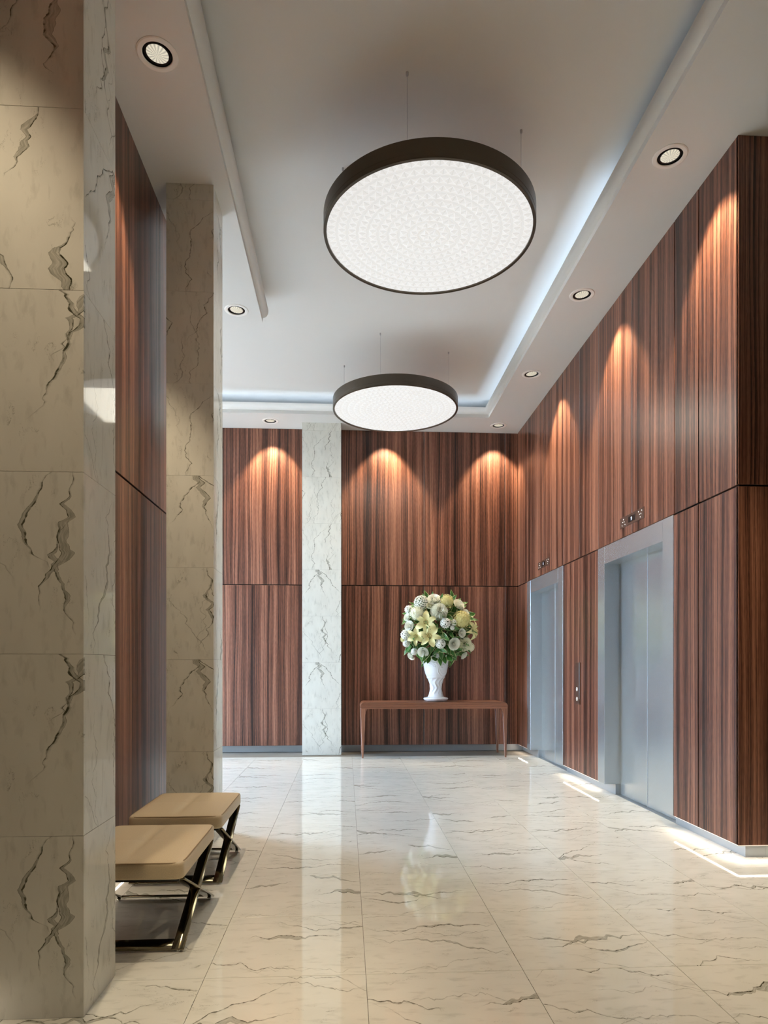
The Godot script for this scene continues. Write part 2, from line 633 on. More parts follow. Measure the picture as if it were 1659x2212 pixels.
func floor_tiles() -> void:
	var f := thing("floor", "polished white marble floor of square grey-veined tiles", "floor", Vector3.ZERO, "", "structure")
	mi("screed", box(Vector3(-5.2, -0.2, -9.6), Vector3(6.2, -0.0035, 3.7)), M.grout, f)
	var h := TILE / 2 - 0.0008
	var meshes := []
	for turn in 4:
		var st := begin()
		var lo := Vector3(-h, -0.02, -h)
		var hi := Vector3(h, 0, h)
		uvs = Vector2(0.995 / TILE * (1 if turn % 2 == 0 else -1), 0.995 / TILE * (1 if turn < 2 else -1))
		uvo = Vector2(0.5, 0.5)
		bx(st, lo, hi, 0.0006)
		meshes.append(done(st))
	uvs = Vector2.ONE
	uvo = Vector2.ZERO
	var x0 := 0.0757 - TILE * 9
	var z0 := -2.597 + TILE * 10
	var st2 := begin()
	for i in 20:
		for j in 20:
			var x := x0 + (i + 0.5) * TILE
			var z := z0 - (j + 0.5) * TILE
			if x < -5.3 or x > 6.3 or z > 3.8:
				continue
			var k := posmod(i * 7 + j * 3 + (i * j) % 5, 10)
			var seen := x > -2.2 and x < 3.2 and z < -1.0
			if seen:
				mi("tile", meshes[posmod(i * 3 + j * 5 + i * j, 4)], M["marble%d" % k], f, Transform3D(Basis(), Vector3(x, 0, z)))
			else:
				uvs = Vector2(0.995 / TILE, 0.995 / TILE)
				uvo = Vector2(0.5, 0.5)
				bx(st2, Vector3(x - h, -0.02, z - h), Vector3(x + h, 0, z + h))
	uvs = Vector2.ONE
	uvo = Vector2.ZERO
	var rest := mi("far_tiling", done(st2), M.marble1, f)
	rest.set_meta("kind", "stuff")


func column(label: String, x0: float, x1: float, z0: float, z1: float, seed_: int, first: int) -> void:
	var c := thing("column", label, "column", Vector3((x0 + x1) / 2, 0, (z0 + z1) / 2), "", "structure")
	var hx := (x1 - x0) / 2
	var hz := (z1 - z0) / 2
	mi("core", box(Vector3(-hx + 0.012, 0, -hz + 0.012), Vector3(hx - 0.012, CEIL, hz - 0.012)), M.grout, c)
	var y := 0.0
	var k := 0
	while y < CEIL - 0.01:
		var top := minf(y + TILE, CEIL)
		var alt := (k + first) % 2
		# front, right and left slabs of each course, each cut from its own stretch of marble
		for side in 3:
			var st := begin()
			uvs = Vector2.ONE
			var lo := Vector3(-hx, y + 0.0006, hz - 0.012)
			var hi := Vector3(hx, top - 0.0006, hz)
			if side == 1:
				lo = Vector3(hx - 0.012, y + 0.0006, -hz)
				hi = Vector3(hx, top - 0.0006, hz - 0.0125)
			elif side == 2:
				lo = Vector3(-hx, y + 0.0006, -hz)
				hi = Vector3(-hx + 0.012, top - 0.0006, hz - 0.0125)
			bx(st, lo, hi, 0.0005)
			var m := done(st)
			# upright veins: u and v change places
			var arr := m.surface_get_arrays(0)
			var pos: PackedVector3Array = arr[Mesh.ARRAY_VERTEX]
			var uv: PackedVector2Array = arr[Mesh.ARRAY_TEX_UV]
			for i in pos.size():
				var across := (pos[i].x + hx if side == 0 else pos[i].z + hz) / TILE + 0.08 + 0.31 * side
				uv[i] = Vector2((pos[i].y - y) / TILE * 0.99, fposmod(across, 8.0) * 0.97)
			arr[Mesh.ARRAY_TEX_UV] = uv
			var am := ArrayMesh.new()
			am.add_surface_from_arrays(Mesh.PRIMITIVE_TRIANGLES, arr)
			mi("slab", am, M["slab%d" % posmod(seed_ + alt * 4 + side * 3 + (k / 4) * 2, 10)], c)
		y = top
		k += 1


func csg_box(called: String, lo: Vector3, hi: Vector3, holes: Array, parent: Node) -> void:
	var b := CSGBox3D.new()
	b.name = called
	b.size = hi - lo
	b.position = (lo + hi) / 2
	b.material = M.ceiling
	parent.add_child(b, true)
	for h in holes:
		var c := CSGCylinder3D.new()
		c.name = "lamp_hole"
		c.operation = CSGShape3D.OPERATION_SUBTRACTION
		c.radius = 0.078
		c.height = 1.0
		c.sides = 40
		c.material = M.ceiling
		c.position = Vector3(h.x, 0, h.y) - Vector3(b.position.x, 0, b.position.z)
		b.add_child(c, true)


func lip(path: Array, called: String, label: String) -> void:
	# path: corners (x, z) with the inward direction at each (mitred)
	var prof := []
	for i in 9:
		var t := PI / 2 * i / 8
		prof.append(Vector2(0.053 * sin(t), 0.042 + 0.061 * (1 - cos(t))))
	prof.append(Vector2(0.053, 0.118))
	prof.append(Vector2(0.043, 0.118))
	prof.append(Vector2(0.043, 0.105))
	prof.append(Vector2(0.0, 0.055))
	prof.append(Vector2(-0.02, 0.042))
	prof.append(Vector2(0.0, 0.042))
	var st := begin(true)
	var P := []
	for c in path:
		var row := []
		for p in prof:
			row.append(Vector3(c[0].x + c[1].x * p.x, CEIL + p.y, c[0].y + c[1].y * p.x))
		P.append(row)
	for j in prof.size() - 1:
		st.set_smooth_group(1 if j < 9 else j + 2)
		for i in P.size() - 1:
			tri(st, P[i][j], P[i][j + 1], P[i + 1][j + 1])
			tri(st, P[i][j], P[i + 1][j + 1], P[i + 1][j])
	for e in [0, P.size() - 1]:
		st.set_smooth_group(40 + e)
		var c: Vector3 = (P[e][4] + P[e][12]) / 2
		for j in prof.size() - 1:
			if e == 0:
				tri(st, c, P[e][j + 1], P[e][j])
			else:
				tri(st, c, P[e][j], P[e][j + 1])
	var o := mi(numbered(called), done(st), M.ceiling, self)
	tag(o, label, "ceiling trim", "", "structure")


var spots := [
	# x, z, tilt towards (x, z), label
	[-1.0, -3.61, Vector2(-1, 0), "recessed downlight in front of the walnut wall beside the nearest marble column, largest in view"],
	[-1.0, -6.17, Vector2(-1, 0), "recessed downlight at the end of the lowered ceiling strip past the middle column"],
	[-1.005, -8.94, Vector2(0, -1), "recessed downlight near the end wall over the panel beside the far white column"],
	[0.525, -8.94, Vector2(0, -1), "recessed downlight hidden behind the far round lamp, lighting the wall over the table"],
	[2.055, -8.94, Vector2(0, -1), "recessed downlight in the far corner of the ceiling above the end of the console table"],
	[2.058, -7.34, Vector2(1, 0), "recessed downlight above the farther lift door"],
	[2.058, -5.745, Vector2(1, 0), "recessed downlight above the nearer lift door"],
	[2.058, -4.15, Vector2(1, 0), "recessed downlight next to the outer corner of the lift wall"],
	[-1.0, -1.5, Vector2(-1, 0), "recessed downlight just in front of the nearest marble column"],
	[2.058, -2.556, Vector2(0, 0), "recessed downlight overhead before the lift wall corner"],
	[2.058, -0.962, Vector2(0, 0), "recessed downlight overhead in the lowered strip beside the viewer"],
]


func ceiling() -> void:
	var c := thing("ceiling", "white plaster ceiling with a raised tray between lowered strips", "ceiling", Vector3.ZERO, "", "structure")
	mi("tray", box(Vector3(-5.2, TRAY, -9.6), Vector3(6.2, TRAY + 0.15, 3.7)), M.ceiling, c)
	var rights := []
	var backs := []
	var lefts := []
	var fronts := []
	for s in spots:
		var p := Vector2(s[0], s[1])
		if s[1] < -8.7:
			backs.append(p)
		elif s[0] < 0:
			lefts.append(p)
		elif s[1] < ZC:
			rights.append(p)
		else:
			fronts.append(p)
	csg_box("soffit", Vector3(1.862, CEIL, -8.67), Vector3(XR + 0.03, CEIL + 0.042, ZC - 0.02), rights, c)
	csg_box("soffit", Vector3(1.862, CEIL, ZC - 0.02), Vector3(6.1, CEIL + 0.042, 3.6), fronts, c)
	csg_box("soffit", Vector3(-5.1, CEIL, -9.3), Vector3(XR + 0.03, CEIL + 0.042, -8.67), backs, c)
	csg_box("soffit", Vector3(XL - 0.05, CEIL, -6.38), Vector3(-0.789, CEIL + 0.042, 3.6), lefts, c)
	lip([[Vector2(1.862, 3.5), Vector2(-1, 0)], [Vector2(1.862, -8.67), Vector2(-1, 1)], [Vector2(-5.0, -8.67), Vector2(0, 1)]], "trim_1", "rounded white cove lip running above the lifts and along the end wall")
	lip([[Vector2(-0.789, -6.38), Vector2(1, 0)], [Vector2(-0.789, 3.5), Vector2(1, 0)]], "trim_2", "rounded white cove lip on the lowered ceiling strip above the stools")


func cove_lights() -> void:
	var o := mi(numbered("cove_light"), box(Vector3(1.90, CEIL + 0.043, -8.6), Vector3(1.915, CEIL + 0.050, -4.4)), M.cove_led, self)
	tag(o, "hidden strip light behind the cove lip above the lift doors", "strip light", "", "")
	area("cove_area_light", Vector3(1.905, CEIL + 0.06, -6.6), Vector3(-0.5, 1, 0).normalized(), Vector2(4.0, 0.02), Color8(205, 228, 255), 0.3)
	area("cove_area_light", Vector3(-1.3, CEIL + 0.06, -8.712), Vector3(0, 1, 0.5).normalized(), Vector2(6.2, 0.02), Color8(205, 228, 255), 0.35)
	var p := mi(numbered("cove_light"), box(Vector3(-4.8, CEIL + 0.043, -8.72), Vector3(1.85, CEIL + 0.050, -8.705)), M.cove_led, self)
	tag(p, "hidden strip light behind the cove lip along the end wall", "strip light", "", "")


func plinth_lights() -> void:
	# strips tucked under the front edge of the panels
	var runs := [
		["strip light under the walnut panel between the outer corner and the nearer lift door", -4.76, -3.97],
		["strip light under the walnut panel between the two lift doors", -7.26, -6.24],
		["short strip light under the walnut panel between the farther lift and the end wall", -9.2, -8.74],
	]
	for r in runs:
		var o := mi(numbered("strip_light"), box(Vector3(XR + 0.004, KICK - 0.005, r[1]), Vector3(XR + 0.010, KICK, r[2]), 0.001), M.led, self)
		tag(o, r[0], "strip light")
		area("strip_area_light", Vector3(XR + 0.007, KICK - 0.008, (r[1] + r[2]) / 2), Vector3(-0.35, -1, 0).normalized(), Vector2(0.012, r[2] - r[1]), Color8(255, 238, 220), 0.14 * (r[2] - r[1]))
	var e := mi(numbered("strip_light"), box(Vector3(XR + 0.004, KICK - 0.005, ZC - 0.010), Vector3(4.0, KICK, ZC - 0.004), 0.001), M.led, self)
	tag(e, "strip light under the dark end face that turns the corner", "strip light")
	area("strip_area_light", Vector3(3.2, KICK - 0.008, ZC - 0.007), Vector3(0, -1, 0.35).normalized(), Vector2(1.6, 0.012), Color8(255, 238, 220), 0.22)
	var l := mi(numbered("strip_light"), box(Vector3(XL - 0.024, KICK - 0.006, -4.75), Vector3(XL - 0.012, KICK, 1.0), 0.001), M.led, self)
	tag(l, "strip light under the walnut wall behind the leather stools", "strip light")
	area("strip_area_light", Vector3(XL - 0.018, KICK - 0.008, -3.3), Vector3(0.35, -1, 0).normalized(), Vector2(0.012, 2.9), Color8(255, 238, 220), 0.2)


func downlights() -> void:
	var trim := lathe_flat([Vector2(0.077, 0.03), Vector2(0.077, -0.003), Vector2(0.080, -0.006), Vector2(0.101, -0.006), Vector2(0.107, -0.003), Vector2(0.108, 0.001)], 48)
	var can := lathe_smooth([Vector2(0.076, 0.0), Vector2(0.076, 0.10), Vector2(0.0, 0.10)], 40)
	var ring := lathe_flat([Vector2(0.057, 0.012), Vector2(0.057, -0.001), Vector2(0.060, -0.002), Vector2(0.069, -0.002), Vector2(0.071, 0.012)], 44)
	var bowl := []
	for i in 4:
		var t := float(i) / 3
		bowl.append(Vector2(0.058 * sin(t * PI / 2), -0.001 - 0.007 * cos(t * PI / 2)))
	var lens := lathe_smooth(bowl, 24)
	for s in spots:
		var d := thing("downlight", s[3], "downlight", Vector3(s[0], CEIL, s[1]), "recessed ceiling downlights")
		mi("trim", trim, M.trim_white, d)
		mi("housing", can, M.black, d)
		var t: Vector2 = s[2]
		var tilt := deg_to_rad(15.4) if t != Vector2.ZERO else 0.0
		var down := Vector3(t.x * sin(tilt), -cos(tilt), t.y * sin(tilt))
		var side := Vector3(0, 0, 1) if absf(t.x) > 0 or t == Vector2.ZERO else Vector3(1, 0, 0)
		var seen := deg_to_rad(4.0) if t != Vector2.ZERO else 0.0
		var yb := -Vector3(t.x * sin(seen), -cos(seen), t.y * sin(seen))
		var xb := (side - yb * side.dot(yb)).normalized()
		var g := Transform3D(Basis(xb, yb, xb.cross(yb)), Vector3(0, 0.003, 0))
		mi("gimbal_ring", ring, M.black, d, g)
		mi("lens", lens, M.lens, d, g)
		var l := SpotLight3D.new()
		l.name = "downlight_beam"
		l.position = Vector3(0, -0.022, 0)
		l.basis = Basis.looking_at(down, side)
		l.spot_angle = 37.0
		l.spot_angle_attenuation = 0.4
		l.light_color = Color8(255, 232, 197)
		l.light_energy = SPOT
		l.light_size = 0.035
		l.spot_range = 20.0
		l.spot_attenuation = 2.0
		l.shadow_enabled = true
		d.add_child(l, true)

const SPOT := 4.1


# ---------------------------------------------------------------- lamps
func pendant(z: float, label: String) -> void:
	var R := 0.704
	var y0 := 4.075
	var d := thing("pendant_lamp", label, "pendant lamp", Vector3(0.553, 0, z), "round pendant lamps")
	mi("rim", lathe_flat([Vector2(R - 0.012, y0 + 0.115), Vector2(R - 0.012, y0 + 0.004), Vector2(R, y0 + 0.004), Vector2(R, y0 + 0.028), Vector2(R - 0.0015, y0 + 0.029), Vector2(R - 0.0015, y0 + 0.032), Vector2(R, y0 + 0.033), Vector2(R, y0 + 0.115), Vector2(R - 0.012, y0 + 0.115)], 120), M.bronze, d)
	mi("bezel", lathe_flat([Vector2(R - 0.02, y0 + 0.012), Vector2(R - 0.02, y0), Vector2(R - 0.001, y0), Vector2(R - 0.001, y0 + 0.004)], 120), M.bronze, d)
	mi("cover", lathe_flat([Vector2(0.0001, y0 + 0.108), Vector2(R - 0.012, y0 + 0.108), Vector2(R - 0.012, y0 + 0.112), Vector2(0.0001, y0 + 0.112)], 96), M.trim_white, d)
	# diffuser: rings of shallow pyramids
	var st := begin()
	var rings := 10
	var w := (R - 0.02) / rings
	var top := y0 + 0.010
	var h := Vector2(0.5, 0.5)
	var flat := Vector2(0.5, 0.80)
	for k in rings:
		var r0 := k * w + (0.008 if k else 0.0)
		var r1 := (k + 1) * w - (0.005 if k < rings - 1 else 0.0)
		var n := maxi(6, int(round(TAU * (k + 0.5) * w / 0.056)))
		for i in n:
			var a0 := TAU * (i + 0.5 * (k % 2)) / n
			var a1 := a0 + TAU / n
			var am := (a0 + a1) / 2
			var A := Vector3(r0 * cos(a0), top, r0 * sin(a0))
			var B := Vector3(r1 * cos(a0), top, r1 * sin(a0))
			var C := Vector3(r1 * cos(a1), top, r1 * sin(a1))
			var D := Vector3(r0 * cos(a1), top, r0 * sin(a1))
			var T := Vector3((r0 + r1) / 2 * cos(am), top - 0.006, (r0 + r1) / 2 * sin(am))
			tri(st, T, A, B, h, Vector2(0, 0), Vector2(1, 0))
			tri(st, T, B, C, h, Vector2(1, 0), Vector2(1, 1))
			tri(st, T, C, D, h, Vector2(1, 1), Vector2(0, 1))
			if r0 > 0:
				tri(st, T, D, A, h, Vector2(0, 1), Vector2(0, 0))
			if k < rings - 1:
				var r2 := (k + 1) * w + 0.008
				var E := Vector3(r2 * cos(a0), top, r2 * sin(a0))
				var F := Vector3(r2 * cos(a1), top, r2 * sin(a1))
				tri(st, B, E, F, flat, flat, flat)
				tri(st, B, F, C, flat, flat, flat)
	mi("diffuser", done(st), M.lamp, d)
	for i in 4:
		var a := deg_to_rad(19.0 + 90 * i)
		var p := Vector3(0.609 * cos(a), 0, 0.609 * sin(a))
		var c := begin(true)
		tube(c, [p + Vector3(0, y0 + 0.11, 0), p + Vector3(0, TRAY, 0)], 0.0013, 5)
		var cable := mi("cable", done(c), M.strip, d)
		mi("ceiling_fixing", lathe_flat([Vector2(0.0, TRAY - 0.022), Vector2(0.006, TRAY - 0.022), Vector2(0.008, TRAY - 0.016), Vector2(0.008, TRAY)], 14), M.strip, cable, Transform3D(Basis(), p))
	area("pendant_area_light", Vector3(0, y0 - 0.02, 0), Vector3.DOWN, Vector2(0.99, 0.99), Color8(255, 249, 230), PEND, d)

const PEND := 1.5


# ---------------------------------------------------------------- stools
func cushion_mesh(sx: float, sz: float, h: float) -> ArrayMesh:
	var n := 112
	var outline := func(inset: float) -> Array:
		var r := maxf(0.035 - inset, 0.004)
		var pts := []
		for i in n:
			var q := i * 4 / n
			var t := float(i - q * n / 4) / (n / 4.0)
			var cx: float = [1, -1, -1, 1][q] * (sx / 2 - inset - r)
			var cz: float = [1, 1, -1, -1][q] * (sz / 2 - inset - r)
			# each quarter: half the straight, the corner, half the straight
			var p: Vector2
			var c := Vector2(cx, cz)
			if t < 0.36:
				var s := t / 0.36
				var from: Vector2 = [Vector2(cx + r, 0), Vector2(0, cz + r), Vector2(cx - r, 0), Vector2(0, cz - r)][q]
				var to: Vector2 = [c + Vector2(r, 0), c + Vector2(0, r), c + Vector2(-r, 0), c + Vector2(0, -r)][q]
				p = from.lerp(to, s)
			elif t < 0.64:
				var a: float = PI / 2 * q + PI / 2 * (t - 0.36) / 0.28
				p = c + Vector2(cos(a), sin(a)) * r
			else:
				var s := (t - 0.64) / 0.36
				var from: Vector2 = [c + Vector2(0, r), c + Vector2(-r, 0), c + Vector2(0, -r), c + Vector2(r, 0)][q]
				var to: Vector2 = [Vector2(0, cz + r), Vector2(cx - r, 0), Vector2(0, cz - r), Vector2(cx + r, 0)][q]
				p = from.lerp(to, s)
			pts.append(p)
		return pts
	var puff := func(p: Vector2) -> float:
		var u := clampf(absf(p.x) / (sx / 2), 0, 1)
		var w := clampf(absf(p.y) / (sz / 2), 0, 1)
		return 0.012 * (1 - pow(w, 5)) * (1 - pow(u, 5)) * (1 - 0.75 * exp(-pow(p.x / 0.022, 2))) * (1 - 0.25 * exp(-pow(p.y / 0.02, 2)))
	var P := []
	for e in [[0.03, 0.0], [0.008, 0.001], [0.002, 0.005], [0.0, 0.012], [0.0, h * 0.5], [0.0, h - 0.016], [0.0025, h - 0.007], [0.009, h - 0.002], [0.018, h]]:
		var row := []
		for p in outline.call(e[0]):
			row.append(Vector3(p.x, e[1], p.y))
		row.append(row[0])
		P.append(row)
	var edge: Array = outline.call(0.018)
	for k in range(1, 21):
		var row := []
		for p in edge:
			var s: Vector2 = p * (1.0 - k / 20.0)
			row.append(Vector3(s.x, h + puff.call(s), s.y))
		row.append(row[0])
		P.append(row)
	var st := begin(true)
	grid(st, P)
	var bottom := begin()
	return done(st)


func plate(st: SurfaceTool, p: Vector3, q: Vector3, width: float, thick: float) -> void:
	# flat bar from p to q, its width along x
	var d := (q - p).normalized()
	var n := d.cross(Vector3.RIGHT).normalized()
	var m := (p + q) / 2
	var l := (q - p).length()
	var base := Basis(Vector3.RIGHT, n, d) if Vector3.RIGHT.cross(n).dot(d) > 0 else Basis(Vector3.RIGHT, -n, d)
	st.append_from(box(Vector3(-width / 2, -thick / 2, -l / 2), Vector3(width / 2, thick / 2, l / 2), 0.0015), 0, Transform3D(base, m))


func stool(at: Vector3, label: String) -> void:
	var s := thing("stool", label, "stool", at, "leather stools")
	var sx := 0.505
	var sz := 0.685
	var y0 := 0.307
	mi("cushion", cushion_mesh(sx, sz, 0.073), M.leather, s, Transform3D(Basis(), Vector3(0, y0, 0)))
	# welt round the top edge
	var pts := []
	for i in 48:
		var a := TAU * i / 48
		var e := 0.14
		var p := Vector2(signf(cos(a)) * pow(absf(cos(a)), e) * (sx / 2 - 0.005), signf(sin(a)) * pow(absf(sin(a)), e) * (sz / 2 - 0.005))
		pts.append(Vector3(p.x, y0 + 0.0685, p.y))
	var w := begin(true)
	tube(w, pts, 0.003, 6, true)
	mi("welt", done(w), M.thread, s)
	var zf := 0.325
	var lean := 0.0
	for x in [-0.227, 0.227]:
		var a := begin()
		plate(a, Vector3(x, 0.012, zf), Vector3(x, y0 - 0.004, -zf + 0.02), 0.05, 0.009)
		mi("leg", done(a), M.chrome, s)
		var b := begin()
		plate(b, Vector3(x, 0.012, -zf), Vector3(x, y0 - 0.004, zf - 0.02), 0.049, 0.009)
		mi("leg", done(b), M.chrome, s)
	for k in [-1.0, 1.0]:
		var d := Vector3(0, y0 - 0.016, -k * (2 * zf - 0.02)).normalized()
		var st := begin()
		var p := Vector3(0, 0.012, k * zf)
		var q: Vector3 = p + d * 0.055
		plate(st, p, q, 0.403, 0.009)
		mi("crossbar", done(st), M.chrome, s)
	for x in [-0.227, 0.227]:
		for z in [-zf + 0.012, zf - 0.012]:
			mi("glide", lathe_smooth([Vector2(0.0, 0.0), Vector2(0.008, 0.0), Vector2(0.011, 0.004), Vector2(0.011, 0.009), Vector2(0.006, 0.014), Vector2(0.0, 0.014)], 14), M.chrome_edge, s, Transform3D(Basis(), Vector3(x, 0, z)))
	mi("seat_frame", box(Vector3(-sx / 2 + 0.02, y0 - 0.012, -sz / 2 + 0.02), Vector3(sx / 2 - 0.02, y0 + 0.004, sz / 2 - 0.02), 0.002), M.black, s)


# ---------------------------------------------------------------- console table
func console() -> void:
	var L := 1.921
	var D := 0.5
	var H := 0.72
	var t := thing("console_table", "long slim walnut console table with rounded corners and tapered legs", "console table", Vector3(0.183, 0, -8.87))
	# top: rounded at both upper ends, drawn out along z
	var prof := []
	for i in 9:
		var a := PI - PI / 2 * i / 8
		prof.append(Vector2(0.055 + 0.055 * cos(a), H - 0.055 + 0.055 * sin(a)))
	for i in 9:
		var a := PI / 2 - PI / 2 * i / 8
		prof.append(Vector2(L - 0.055 + 0.055 * cos(a), H - 0.055 + 0.055 * sin(a)))
	prof.append(Vector2(L, H - 0.068))
	prof.append(Vector2(L - 0.01, H - 0.085))
	prof.append(Vector2(0.01, H - 0.085))
	prof.append(Vector2(0.0, H - 0.068))
	var st := begin(true)
	var n := prof.size()
	uvs = Vector2(0.5, 1.6)
	for j in n:
		var p: Vector2 = prof[j]
		var q: Vector2 = prof[(j + 1) % n]
		st.set_smooth_group(1 if j < 17 else j + 5)
		var a := Vector3(p.x, p.y, D / 2)
		var b := Vector3(q.x, q.y, D / 2)
		var c := Vector3(q.x, q.y, -D / 2)
		var d := Vector3(p.x, p.y, -D / 2)
		var f := func(v: Vector3) -> Vector2: return Vector2(v.z * 1.6 + 0.37 * v.y, v.x * 0.45)
		tri(st, a, c, b, f.call(a), f.call(c), f.call(b))
		tri(st, a, d, c, f.call(a), f.call(d), f.call(c))
	for s in [1.0, -1.0]:
		st.set_smooth_group(60 + int(s))
		var m := Vector3(L / 2, H - 0.05, s * D / 2)
		for j in n:
			var p: Vector2 = prof[j]
			var q: Vector2 = prof[(j + 1) % n]
			var a := Vector3(p.x, p.y, s * D / 2)
			var b := Vector3(q.x, q.y, s * D / 2)
			var f := func(v: Vector3) -> Vector2: return Vector2(v.y * 1.6, v.x * 0.45)
			if s > 0:
				tri(st, m, b, a, f.call(m), f.call(b), f.call(a))
			else:
				tri(st, m, a, b, f.call(m), f.call(a), f.call(b))
	uvs = Vector2.ONE
	mi("tabletop", done(st), M.table_wood, t)
	for sx in [0, 1]:
		for s in [1.0, -1.0]:
			var rings := []
			for i in 15:
				var y := 0.66 * (1 - i / 14.0)
				var k := y / 0.66
				var outer := 0.016 * (1 - k)
				var inner := outer + 0.022 + 0.044 * pow(k, 0.85) + 0.05 * pow(clampf((y - 0.58) / 0.07, 0, 1), 2)
				var deep := 0.026 + 0.04 * k
				var ring := []
				var zo: float = s * (D / 2 - 0.001)
				var zi: float = s * (D / 2 - deep)
				var b := 0.005
				var za: float = zo - s * b
				var zb: float = zi + s * b
				for p in [Vector2(outer + b, zo), Vector2(inner - b, zo), Vector2(inner, za), Vector2(inner, zb), Vector2(inner - b, zi), Vector2(outer + b, zi), Vector2(outer, zb), Vector2(outer, za)]:
					ring.append(Vector3(p.x if sx == 0 else L - p.x, y, p.y))
				rings.append(ring)
			var g := begin(true)
			var flip: bool = (sx == 0) != (s > 0)
			for i in 14:
				for j in 8:
					g.set_smooth_group(j + 1)
					var a: Vector3 = rings[i][j]
					var b: Vector3 = rings[i][(j + 1) % 8]
					var c: Vector3 = rings[i + 1][(j + 1) % 8]
					var d: Vector3 = rings[i + 1][j]
					var f := func(v: Vector3) -> Vector2: return Vector2((v.x + v.z) * 1.5, v.y * 0.45)
					if flip:
						tri(g, a, b, c, f.call(a), f.call(b), f.call(c))
						tri(g, a, c, d, f.call(a), f.call(c), f.call(d))
					else:
						tri(g, a, c, b, f.call(a), f.call(c), f.call(b))
						tri(g, a, d, c, f.call(a), f.call(d), f.call(c))
			g.set_smooth_group(30)
			for j in range(1, 7):
				if flip:
					tri(g, rings[14][0], rings[14][j], rings[14][j + 1])
				else:
					tri(g, rings[14][0], rings[14][j + 1], rings[14][j])
			mi("leg", done(g), M.table_wood, t)


# ---------------------------------------------------------------- vase and flowers
const VASE := Vector3(1.192, 0.72, -8.87)


func vase() -> void:
	var keys := [[0.0, 0.10], [0.004, 0.125], [0.014, 0.150], [0.034, 0.166], [0.045, 0.1625], [0.05, 0.150], [0.06, 0.108], [0.105, 0.087], [0.165, 0.0745], [0.227, 0.08], [0.288, 0.10], [0.317, 0.118], [0.37, 0.141], [0.452, 0.160], [0.534, 0.168], [0.565, 0.174], [0.575, 0.178], [0.60, 0.178]]
	var radius := func(y: float) -> float:
		for i in keys.size() - 1:
			if y <= keys[i + 1][0]:
				var t: float = (y - keys[i][0]) / (keys[i + 1][0] - keys[i][0])
				t = t * t * (3 - 2 * t) * 0.35 + t * 0.65
				return lerpf(keys[i][1], keys[i + 1][1], t)
		return keys[-1][1]
	var r := RandomNumberGenerator.new()
	r.seed = 8
	var knobs := []
	for i in 80:
		var a := PI / 2 + r.randfn(0.0, 0.42)
		knobs.append(Vector3(a - 0.1, 0.53 + r.randfn(0, 0.035) - absf(a - PI / 2) * 0.03, r.randf_range(0.006, 0.012)))
	var nt := 220
	var ny := 150
	var P := []
	for j in ny + 1:
		var y := 0.60 * j / ny
		var row := []
		for i in nt + 1:
			var a := TAU * i / nt
			var rr: float = radius.call(y)
			# wavy folds of the lower body
			var k := clampf((y - 0.075) / 0.04, 0, 1) * clampf((0.325 - y) / 0.03, 0, 1)
			var ph := a * 11 + 1.9 * sin(y * 44) + y * 8
			rr += 0.0062 * k * (pow(0.5 + 0.5 * sin(ph), 2.2) - 0.35)
			# the flower relief and the crescent below it
			var dx := wrapf(a - PI / 2, -PI, PI)
			if absf(dx) < 1.4 and y > 0.4:
				for q in knobs:
					var e: float = Vector2(wrapf(a - q.x, -PI, PI) * 0.165, y - q.y).length() / q.z
					if e < 1.6:
						rr += 0.007 * exp(-e * e * 2)
			var c := Vector2(wrapf(dx + 0.62, -PI, PI) * 0.15, y - 0.42)
			var arc := c.length()
			var fade := clampf((0.03 - c.y) / 0.05, 0, 1) * clampf((1.35 - absf(dx + 0.5)) / 0.3, 0, 1)
			rr += fade * (0.006 * exp(-pow((arc - 0.085) / 0.005, 2)) + 0.004 * exp(-pow((arc - 0.055) / 0.0045, 2)))
			rr += 0.004 * exp(-pow((y - 0.318) / 0.004, 2))
			# scalloped rim
			var yy := y
			if y > 0.56:
				yy += (y - 0.56) * 0.9 * (0.5 + 0.5 * cos(a * 6 - PI))
			row.append(Vector3(rr * cos(a), yy, rr * sin(a)))
		P.append(row)
	for j in range(1, 7):
		var row := []
		for i in nt + 1:
			var q: Vector3 = P[ny][i]
			var yi: float = q.y - 0.03 * j
			var s: float = (minf(radius.call(yi), 0.178) - 0.012) / Vector2(q.x, q.z).length()
			row.append(Vector3(q.x * s, yi, q.z * s))
		P.append(row)
	var st := begin(true)
	for j in P.size() - 1:
		for i in nt:
			tri(st, P[j][i], P[j + 1][i], P[j + 1][i + 1])
			tri(st, P[j][i], P[j + 1][i + 1], P[j][i + 1])
	var v := thing("vase", "tall white porcelain vase with wavy folds and flower relief on the console table", "vase", VASE)
	mi("body", done(st), M.porcelain, v)
	mi("foot", lathe_smooth([Vector2(0.0, 0.0), Vector2(0.095, 0.0), Vector2(0.10, 0.001)], 60), M.porcelain, v)


func ray_to(px: float, py: float, z: float) -> Vector3:
	# where a direction given as picture coordinates meets the upright plane at depth z
	var c := Vector3((px - 829.5) / 1445.0, (1437.0 - py) / 1445.0, -1.0)
	var a := deg_to_rad(3.228)
	var d := Vector3(c.x * cos(a) - c.z * sin(a), c.y, c.z * cos(a) + c.x * sin(a))
	d = Vector3(c.x * cos(a) + sin(a), c.y, -cos(a) + c.x * sin(a))
	return Vector3(0, EYE, 0) + d * (z / d.z)


func up_basis(n: Vector3, twist := 0.0) -> Basis:
	n = n.normalized()
	var s := n.cross(Vector3(0.13, 0.2, 1)).normalized()
	if absf(n.z) > 0.95:
		s = n.cross(Vector3.UP).normalized()
	var b := Basis(s, n, s.cross(n))
	return b * Basis(Vector3.UP, twist)


